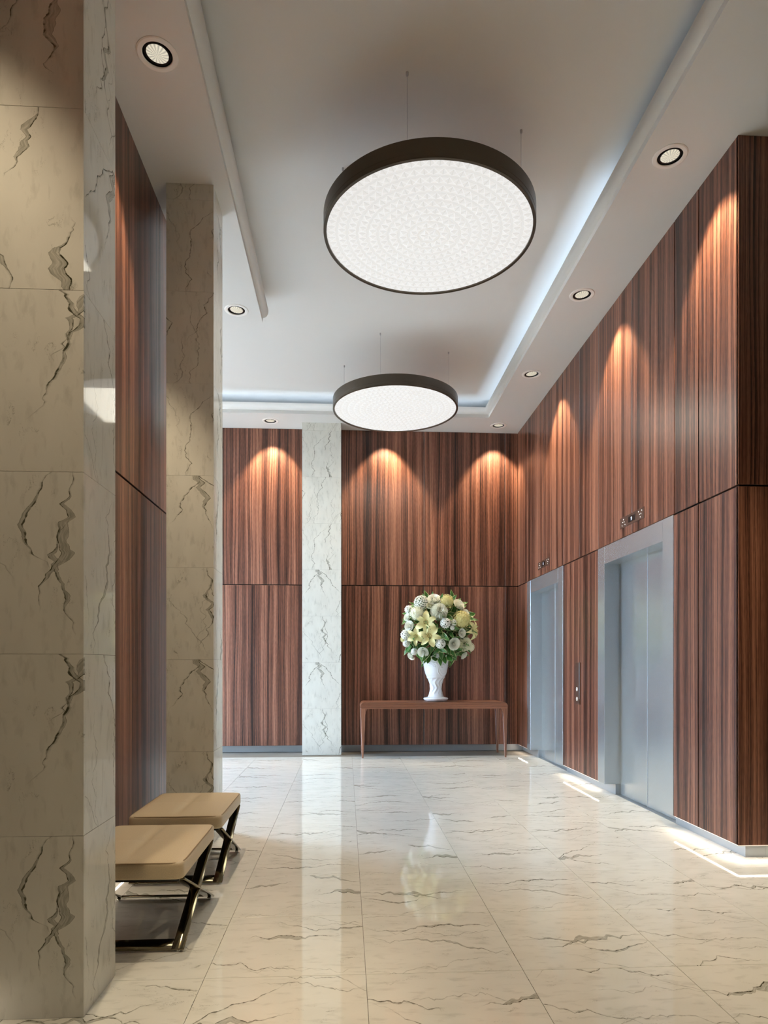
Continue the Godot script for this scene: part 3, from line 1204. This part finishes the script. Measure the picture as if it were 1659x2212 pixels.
func petal_mesh(R0: float, R1: float, H: float, half: float, curl: float, pinch: float) -> ArrayMesh:
	# a petal that wraps round the y axis
	var P := []
	for i in 9:
		var u := -1 + i / 4.0
		var row := []
		for j in 8:
			var v := j / 7.0
			var r := lerpf(R0, R1, sin(v * PI / 2))
			var wide := half * (0.45 + 0.55 * sin(PI * minf(1, v * 0.72 + 0.1)))
			var a := u * wide * (1 - pinch * pow(v, 4) * 0.5)
			var y := H * (v - 0.10 * u * u * v)
			var o := curl * pow(maxf(0, v - 0.6) / 0.4, 2)
			r += o
			y -= o * 0.55
			row.append(Vector3(r * sin(a), y, r * cos(a)))
		P.append(row)
	var st := begin(true)
	grid(st, P)
	return done(st)


var pieces := {}


func stem_to(f: Node3D, r: float) -> void:
	var mouth := VASE + Vector3(0, 0.5, 0)
	var local: Vector3 = (f.transform.affine_inverse() * mouth).limit_length(0.10 + r)
	var st := begin(true)
	var a := Vector3(0, -0.2 * r, 0)
	tube(st, [a, a.lerp(local, 0.35) + Vector3(0, -0.02, 0), a.lerp(local, 0.7), local], 0.003, 5)
	mi("stem", done(st), M.stem, f)


func rose(f: Node3D, R: float, m: Material) -> void:
	var layers := [[0.03, 0.20, 0.92, 2.1, 0.0, 3], [0.10, 0.38, 0.94, 1.5, 0.03, 3], [0.16, 0.58, 0.92, 1.2, 0.06, 4], [0.20, 0.78, 0.84, 1.0, 0.10, 5], [0.22, 0.93, 0.66, 0.9, 0.14, 5]]
	var base := begin(true)
	for k in layers.size():
		var l: Array = layers[k]
		var key := "rose%d_%d" % [k, int(R * 1000)]
		if not pieces.has(key):
			pieces[key] = petal_mesh(l[0] * R, l[1] * R, l[2] * R, l[3], l[4] * R, 0.2)
		for i in l[5]:
			mi("petal", pieces[key], m, f, Transform3D(Basis(Vector3.UP, TAU * i / l[5] + k * 0.7), Vector3(0, -0.42 * R - 0.015 * k * R, 0)))
	mi("calyx", lathe_smooth([Vector2(0.0, -0.36 * R), Vector2(0.2 * R, -0.3 * R), Vector2(0.3 * R, -0.1 * R)], 12), M.stem, f)


func carnation(f: Node3D, R: float, m: Material) -> void:
	var st := begin(true)
	for L in 8:
		var t := L / 7.0
		var lean := lerpf(0.12, 1.65, t)
		var n := 96
		var P := []
		for i in n + 1:
			var a := TAU * i / n
			var row := []
			for j in 5:
				var v := j / 4.0
				var ruf := (sin(a * 17 + L * 1.3) * 0.6 + sin(a * 29 + L * 2.1) * 0.4) * 0.09 * R * pow(v, 1.5)
				var rad := R * v * (0.96 - 0.03 * sin(a * 5 + L))
				var dir := Vector3(sin(lean) * cos(a), cos(lean), sin(lean) * sin(a))
				var nrm := Vector3(cos(lean) * cos(a), -sin(lean), cos(lean) * sin(a))
				row.append(dir * rad * (0.85 if L == 0 else 1.0) + nrm * (ruf + 0.10 * R * v * v) + Vector3(0, -0.3 * R, 0))
			P.append(row)
		grid(st, P)
	mi("flower_head", done(st), m, f)


func ball_points(n: int, cap: float) -> Array:
	var out := []
	for i in n:
		var y := 1 - (1 - cap) * (i + 0.5) / n
		var a := i * 2.39996
		var r := sqrt(maxf(0, 1 - y * y))
		out.append(Vector3(r * cos(a), y, r * sin(a)))
	return out


func hydrangea(f: Node3D, R: float, m: Material) -> void:
	var st := begin()
	var q := RandomNumberGenerator.new()
	q.seed = int(R * 9999)
	for n in ball_points(120, -0.55):
		var b := up_basis(n, q.randf() * TAU)
		var s := R * 0.17
		var o: Vector3 = n * R * q.randf_range(0.9, 1.03)
		for k in 4:
			var a := TAU * k / 4
			var d := b.x * cos(a) + b.z * sin(a)
			var e := b.x * cos(a + PI / 2) + b.z * sin(a + PI / 2)
			tri(st, o, o + d * s * 0.6 - e * s * 0.42 + b.y * s * 0.25, o + d * s + b.y * s * 0.12)
			tri(st, o, o + d * s + b.y * s * 0.12, o + d * s * 0.6 + e * s * 0.42 + b.y * s * 0.25)
	var fl := mi("floret_cluster", done(st), m, f)
	fl.set_meta("kind", "stuff")
	mi("core", lathe_smooth([Vector2(0, -0.8 * R), Vector2(0.62 * R, -0.55 * R), Vector2(0.85 * R, 0), Vector2(0.62 * R, 0.58 * R), Vector2(0, 0.86 * R)], 14), M.stem if m == M.white_petal else m, f)


func pompom(f: Node3D, R: float, m: Material) -> void:
	var st := begin(true)
	var q := RandomNumberGenerator.new()
	q.seed = int(R * 7777)
	for n in ball_points(62, -0.7):
		var o: Vector3 = n * R * 0.88
		var s := R * q.randf_range(0.18, 0.25)
		var b := up_basis(n, q.randf() * 6)
		var top: Vector3 = o + b.y * s
		var ring := []
		for k in 6:
			ring.append(o + (b.x * cos(TAU * k / 6) + b.z * sin(TAU * k / 6)) * s)
		for k in 6:
			tri(st, ring[k], top, ring[(k + 1) % 6])
	var fl := mi("blossom_cluster", done(st), m, f)
	fl.set_meta("kind", "stuff")
	mi("core", lathe_smooth([Vector2(0, -0.8 * R), Vector2(0.6 * R, -0.5 * R), Vector2(0.8 * R, 0), Vector2(0.6 * R, 0.55 * R), Vector2(0, 0.8 * R)], 12), M.stem, f)


func lily(f: Node3D, R: float, m: Material) -> void:
	for kind in 2:
		var key := "lily%d_%d" % [kind, int(R * 1000)]
		if not pieces.has(key):
			var P := []
			var wide := 0.21 * R if kind == 0 else 0.27 * R
			for i in 7:
				var u := -1 + i / 3.0
				var row := []
				for j in 11:
					var v := j / 10.0
					var w := wide * pow(sin(PI * pow(v, 0.85) * 0.96 + 0.06), 0.8)
					var rad := R * (0.04 + 0.96 * v)
					var y := R * (0.42 * sin(v * 2.2) - 0.30 * pow(v, 3)) + 0.10 * R * u * u * sin(PI * v) - 0.2 * R
					row.append(Vector3(u * w, y, rad))
				P.append(row)
			var st := begin(true)
			grid(st, P)
			pieces[key] = done(st)
		for i in 3:
			mi("petal", pieces[key], m, f, Transform3D(Basis(Vector3.UP, TAU * i / 3 + kind * PI / 3), Vector3(0, -0.012 * R * kind, 0)))
	var st := begin(true)
	for i in 6:
		var a := TAU * i / 6 + 0.3
		var d := Vector3(cos(a), 0, sin(a))
		tube(st, [Vector3(0, -0.15 * R, 0), d * 0.08 * R + Vector3(0, 0.15 * R, 0), d * 0.16 * R + Vector3(0, 0.4 * R, 0)], 0.011 * R, 5)
	mi("filament", done(st), m, f)
	var an := begin(true)
	for i in 6:
		var a := TAU * i / 6 + 0.3
		var d := Vector3(cos(a), 0, sin(a))
		var e := Vector3(-sin(a), 0.2, cos(a)) * 0.06 * R
		var c := d * 0.16 * R + Vector3(0, 0.4 * R, 0)
		tube(an, [c - e, c, c + e], 0.024 * R, 5)
	mi("anther", done(an), M.anther, f)


func leaf_mesh(l: float, w: float, droop: float, fold: float) -> ArrayMesh:
	var st := begin(true)
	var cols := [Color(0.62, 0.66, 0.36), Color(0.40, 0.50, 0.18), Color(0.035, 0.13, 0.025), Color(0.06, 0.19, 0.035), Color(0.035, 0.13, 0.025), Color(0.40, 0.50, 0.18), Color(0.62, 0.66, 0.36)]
	var us := [-1.0, -0.84, -0.72, 0.0, 0.72, 0.84, 1.0]
	var n := 9
	var P := []
	for i in 7:
		var row := []
		for j in n + 1:
			var v := float(j) / n
			var ww := w * pow(sin(PI * pow(v, 0.8) * 0.985 + 0.03), 0.9)
			var u: float = us[i]
			row.append(Vector3(u * ww, l * v, -droop * v * v * l + absf(u) * ww * fold + 0.004 * sin(v * 14 + i)))
		P.append(row)
	for i in 6:
		for j in n:
			for c in [[i, j], [i + 1, j + 1], [i + 1, j], [i, j], [i, j + 1], [i + 1, j + 1]]:
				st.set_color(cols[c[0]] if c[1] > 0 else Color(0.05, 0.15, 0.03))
				st.set_uv(Vector2.ZERO)
				st.add_vertex(P[c[0]][c[1]])
	return done(st)


func bouquet() -> void:
	# one row per flower: picture x, y, radius (all in the photograph's pixels), kind, lift towards the viewer, label
	var C := Vector2(947.4, 1355.0)
	var rows := [
		[938, 1295, 14.5, "rose_white", "largest white rose at the very top of the bouquet"],
		[910, 1302, 16, "hyd_white", "white hydrangea head at the top of the bouquet beside the topmost rose"],
		[964.6, 1299, 15, "hyd_yellow", "yellow hydrangea head at the top of the bouquet between two roses"],
		[991, 1306, 13, "rose_white", "white rose on the upper shoulder of the bouquet above the big yellow hydrangea"],
		[930, 1308, 9, "rose_cream", "half hidden cream rose behind the white carnation"],
		[949, 1319, 20, "carnation", "large ruffled white carnation near the top of the bouquet"],
		[883, 1317, 9, "pom_white", "small white blossom cluster at the upper edge beside the pale hydrangea"],
		[901, 1325, 15.5, "hyd_pale", "pale yellow hydrangea head above the three cream lilies"],
		[880, 1333, 9, "rose_white", "small white rose at the edge of the bouquet below the blossom cluster"],
		[884, 1352, 11, "rose_white", "white rose at the edge of the bouquet beside the cream lilies"],
		[920, 1345, 27, "lily", "cream lily, uppermost of the three in the middle of the bouquet"],
		[928, 1373, 27, "lily", "cream lily, lowest of the three and facing down towards the vase"],
		[899, 1374, 22, "lily", "cream lily, outermost of the three and closest to the edge of the bouquet"],
		[962, 1346, 11.5, "pom_white", "round white pompom blossom in the middle of the bouquet below the carnation"],
		[981, 1344.5, 7, "pom_white", "small white blossom cluster touching the big yellow hydrangea"],
		[977, 1356, 5, "pom_white", "tiny white blossom sprig below the small cluster by the yellow hydrangea"],
		[997, 1338, 19, "hyd_yellow", "biggest yellow hydrangea head on the lift side of the bouquet"],
		[1006, 1324, 9, "rose_white", "white rose peeping out behind the biggest yellow hydrangea"],
		[1021, 1361, 24, "lily_side", "cream lily sticking out sideways towards the lift doors"],
		[998, 1367.5, 9.5, "rose_white", "small white rosebud below the biggest yellow hydrangea"],
		[981, 1391, 13.5, "rose_white", "open white rose in the lower part of the bouquet beside the ivory carnation"],
		[1006, 1392, 17, "carnation_cream", "ivory ruffled carnation low on the lift side of the bouquet"],
		[951.5, 1390, 11, "pom_white", "round white pompom blossom between the lowest lily and the open rose"],
		[876.5, 1371, 11, "pom_white", "round white pompom blossom at the outer edge beside the cream lilies"],
		[878, 1390, 8, "pom_white", "white blossom cluster at the outer edge below the edge pompom"],
		[872, 1381, 7, "hyd_yellow", "little yellow hydrangea at the outer edge between two white clusters"],
		[914, 1409, 12, "rose_white", "open white rose just above the rim of the vase"],
		[895, 1408, 7.5, "pom_white", "small white pompom beside the rose above the vase rim"],
		[888, 1418, 9, "rose_white", "white rose at the lowest edge of the bouquet below the small pompom"],
		[1002, 1416, 9, "rose_white", "white rose below the ivory carnation at the bouquet's lower edge"],
		[1015, 1398, 10, "hyd_pale", "pale yellow hydrangea behind the ivory carnation"],
	]
	var words := {"rose": "rose", "lily": "lily", "hyd": "hydrangea", "pom": "pompom blossom", "carnation": "carnation"}
	var names := {"rose": "rose", "lily": "lily", "hyd": "hydrangea", "pom": "pompom_blossom", "carnation": "carnation"}
	for r in rows:
		var dx: float = (r[0] - C.x) / 80.0
		var dy: float = (r[1] - C.y) / 80.0
		var q := dx * dx + dy * dy
		var n := sqrt(maxf(0.04, 1 - q * 0.92))
		var z := VASE.z + 0.02 + 0.31 * n
		var p := ray_to(r[0], r[1], z)
		var R: float = r[2] * (-z + 0.06) / 1445.0
		var kind: String = r[3].get_slice("_", 0)
		var f := thing(names[kind], r[4], words[kind], p, "flowers of the bouquet in the white vase")
		var face := Vector3(dx * 0.9, -dy * 0.9 + 0.1, n + 0.25)
		if kind == "lily":
			face = Vector3(dx * 0.5, -dy * 0.4, 1.1)
		if r[3] == "lily_side":
			face = Vector3(1.0, 0.0, 0.75)
		f.basis = up_basis(face, r[0] * 0.7)
		match r[3]:
			"rose_white": rose(f, R, M.white_petal)
			"rose_cream": rose(f, R, M.cream_petal)
			"hyd_white": hydrangea(f, R, M.white_petal)
			"hyd_yellow": hydrangea(f, R, M.yellow_floret)
			"hyd_pale": hydrangea(f, R, M.cream_petal)
			"pom_white": pompom(f, R, M.white_petal)
			"carnation": carnation(f, R, M.white_petal)
			"carnation_cream": carnation(f, R, M.cream_petal)
			_: lily(f, R, M.lily_petal)
		stem_to(f, R)
	# leaves: each one a part of the greenery
	var g := thing("greenery", "dense bouquet greenery of dark green leaves with cream edges in the white vase", "greenery", VASE + Vector3(0.02, 0.965, 0))
	var kinds := [leaf_mesh(0.17, 0.036, 0.25, 0.45), leaf_mesh(0.15, 0.044, 0.5, 0.35), leaf_mesh(0.19, 0.032, 0.1, 0.5)]
	rng.seed = 77
	var stems := begin(true)
	for n in ball_points(420, -0.97):
		var e := Vector3(n.x * 0.46, n.y * 0.45, n.z * 0.30)
		if n.z < -0.2 and rng.randf() < 0.8:
			continue
		var inner := rng.randf_range(0.60, 0.86)
		var dir := (Vector3(n.x, n.y, n.z) * 1.0 + Vector3(rng.randfn(0, 0.45), rng.randfn(0, 0.45) - 0.12, rng.randfn(0, 0.35))).normalized()
		var facing: Vector3 = (n + Vector3(0, 0.3, 0.4)).normalized()
		var yb := dir
		var xb := yb.cross(facing)
		if xb.length() < 0.15:
			xb = yb.cross(Vector3(rng.randfn(0, 1), rng.randfn(0, 1), rng.randfn(0, 1)))
		xb = xb.normalized()
		var s := rng.randf_range(0.8, 1.2)
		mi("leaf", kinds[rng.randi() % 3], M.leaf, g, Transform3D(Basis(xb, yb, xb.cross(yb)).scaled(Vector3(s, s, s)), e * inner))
		if rng.randf() < 0.25:
			tube(stems, [e * inner, e * inner * 0.5 + Vector3(0, -0.1, 0), Vector3(0, -0.42, 0)], 0.0035, 5)
	mi("stem", done(stems), M.stem, g)
	for k in 5:
		var a := [-0.9, -0.35, 0.05, 0.4, 0.9][k] as float
		var xb := Vector3(cos(a), sin(a) * 0.3, 0).normalized()
		var yb := Vector3(sin(a) * 0.6, -0.85, 0.5).normalized()
		yb = (yb - xb * yb.dot(xb)).normalized()
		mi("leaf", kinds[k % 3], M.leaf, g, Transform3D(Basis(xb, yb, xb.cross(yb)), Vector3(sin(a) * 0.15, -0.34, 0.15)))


# ---------------------------------------------------------------- lift controls
func face_text(s: String, size: float) -> TextMesh:
	var t := TextMesh.new()
	var f := SystemFont.new()
	f.font_names = PackedStringArray(["Droid Sans"])
	f.font_weight = 700
	t.font = f
	t.text = s
	t.font_size = 32
	t.pixel_size = size / 32.0
	t.depth = 0.0015
	return t


func display(zc: float, digit: String, label: String) -> void:
	var d := thing("lift_display", label, "lift display", Vector3(XR, 2.431, -zc), "floor displays over the lifts")
	mi("plate", box(Vector3(-0.004, -0.0455, -0.232), Vector3(0.0, 0.0455, 0.232), 0.001), M.panel_bronze, d)
	mi("screen", box(Vector3(-0.0052, -0.024, -0.069), Vector3(-0.0035, 0.024, 0.069)), M.black, d)
	var turn := Basis(Vector3.UP, -PI / 2)
	mi("digit", face_text(digit, 0.040), M.digit, d, Transform3D(turn, Vector3(-0.006, 0, 0)))
	var dot := lathe_smooth([Vector2(0.0, 0.001), Vector2(0.004, 0.0008), Vector2(0.0052, 0.0)].duplicate(), 12)
	# up arrow and down arrow of five lights each; +z is towards the viewer
	for p in [[-0.165, 0.024], [-0.150, 0.002], [-0.178, 0.002], [-0.133, -0.024], [-0.194, -0.024]]:
		mi("arrow_light", dot, M.dot, d, Transform3D(Basis(Vector3(0, 0, 1), PI / 2), Vector3(-0.004, p[1], p[0])))
	for p in [[0.133, 0.024], [0.194, 0.024], [0.150, 0.0], [0.178, 0.0], [0.165, -0.024]]:
		mi("arrow_light", dot, M.dot, d, Transform3D(Basis(Vector3(0, 0, 1), PI / 2), Vector3(-0.004, p[1], p[0])))


func call_panel() -> void:
	var d := thing("call_panel", "tall dark bronze call panel with two round buttons between the lift doors", "call panel", Vector3(XR, 1.013, -6.77))
	mi("plate", box(Vector3(-0.012, -0.215, -0.059), Vector3(0.0, 0.215, 0.059), 0.0012), M.panel_bronze, d)
	mi("edge_strip", box(Vector3(-0.0128, -0.16, 0.048), Vector3(-0.003, 0.214, 0.0585), 0.001), M.kick, d)
	for y in [-0.06, -0.16]:
		var b := mi("button", lathe_smooth([Vector2(0.0, 0.004), Vector2(0.014, 0.004), Vector2(0.019, 0.0035), Vector2(0.021, 0.002), Vector2(0.021, 0.0)].duplicate(), 24), M.trim_white, d, Transform3D(Basis(Vector3(0, 0, 1), PI / 2), Vector3(-0.012, y, -0.012)))
		for e in [-0.008, 0.008]:
			mi("mark", box(Vector3(e - 0.003, 0.0035, -0.006), Vector3(e + 0.003, 0.0048, 0.006)), M.black, b)


func environment() -> void:
	var cam := Camera3D.new()
	cam.name = "camera"
	cam.projection = Camera3D.PROJECTION_FRUSTUM
	cam.keep_aspect = Camera3D.KEEP_HEIGHT
	cam.near = 0.05
	cam.far = 200.0
	cam.size = 2.0 * 1106.0 / 1445.0 * 0.05
	cam.frustum_offset = Vector2(0, 331.0 / 1445.0 * 0.05)
	cam.position = Vector3(0, EYE, 0)
	cam.rotation_degrees.y = -3.228
	add_child(cam)
	cam.current = true
	var we := WorldEnvironment.new()
	we.name = "world_environment"
	var e := Environment.new()
	e.background_mode = Environment.BG_SKY
	var sky := Sky.new()
	var sm := ProceduralSkyMaterial.new()
	sm.sky_top_color = Color8(176, 206, 240)
	sm.sky_horizon_color = Color8(200, 222, 245)
	sm.ground_bottom_color = Color8(120, 122, 124)
	sm.ground_horizon_color = Color8(170, 176, 182)
	sky.sky_material = sm
	e.sky = sky
	e.background_energy_multiplier = 38.0
	e.tonemap_mode = Environment.TONE_MAPPER_LINEAR
	e.tonemap_exposure = 1.06
	e.sdfgi_enabled = true
	e.ssao_enabled = true
	e.ssil_enabled = true
	we.environment = e
	add_child(we)


func _ready() -> void:
	environment()
	make_materials()
	floor_tiles()
	ceiling()
	right_wall()
	back_wall()
	left_wall()
	shell()
	lift_door(1, 4.766, 6.234, "nearer brushed steel lift door with two leaves in a wide frame")
	lift_door(2, 7.268, 8.726, "farther brushed steel lift door with two leaves, close to the end wall")
	column("nearest square marble column, tall and dim, its side face bright, cut by the picture's edge", -1.207, -0.893, -2.645, -2.332, 0, 0)
	column("slim square marble column just behind the two leather stools", -1.207, -0.893, -4.89, -4.567, 5, 1)
	column("pale marble column standing against the walnut end wall beside the console table", -0.587, -0.068, -9.2, -8.97, 5, 1)
	cove_lights()
	plinth_lights()
	downlights()
	pendant(-4.466, "nearer and larger-looking round pendant lamp with dark rim and patterned white diffuser")
	pendant(-7.538, "farther round pendant lamp with dark rim hanging before the end wall")
	stool(Vector3(-0.93, 0, -3.165), "front beige leather stool with crossed dark chrome legs, partly hidden by the nearest column")
	stool(Vector3(-0.93, 0, -4.03), "rear beige leather stool with crossed dark chrome legs, next to the slim column")
	console()
	vase()
	bouquet()
	display(5.478, "9", "bronze floor display with a lit digit above the nearer lift door")
	display(7.99, "6", "bronze floor display with a lit digit above the farther lift door")
	call_panel()
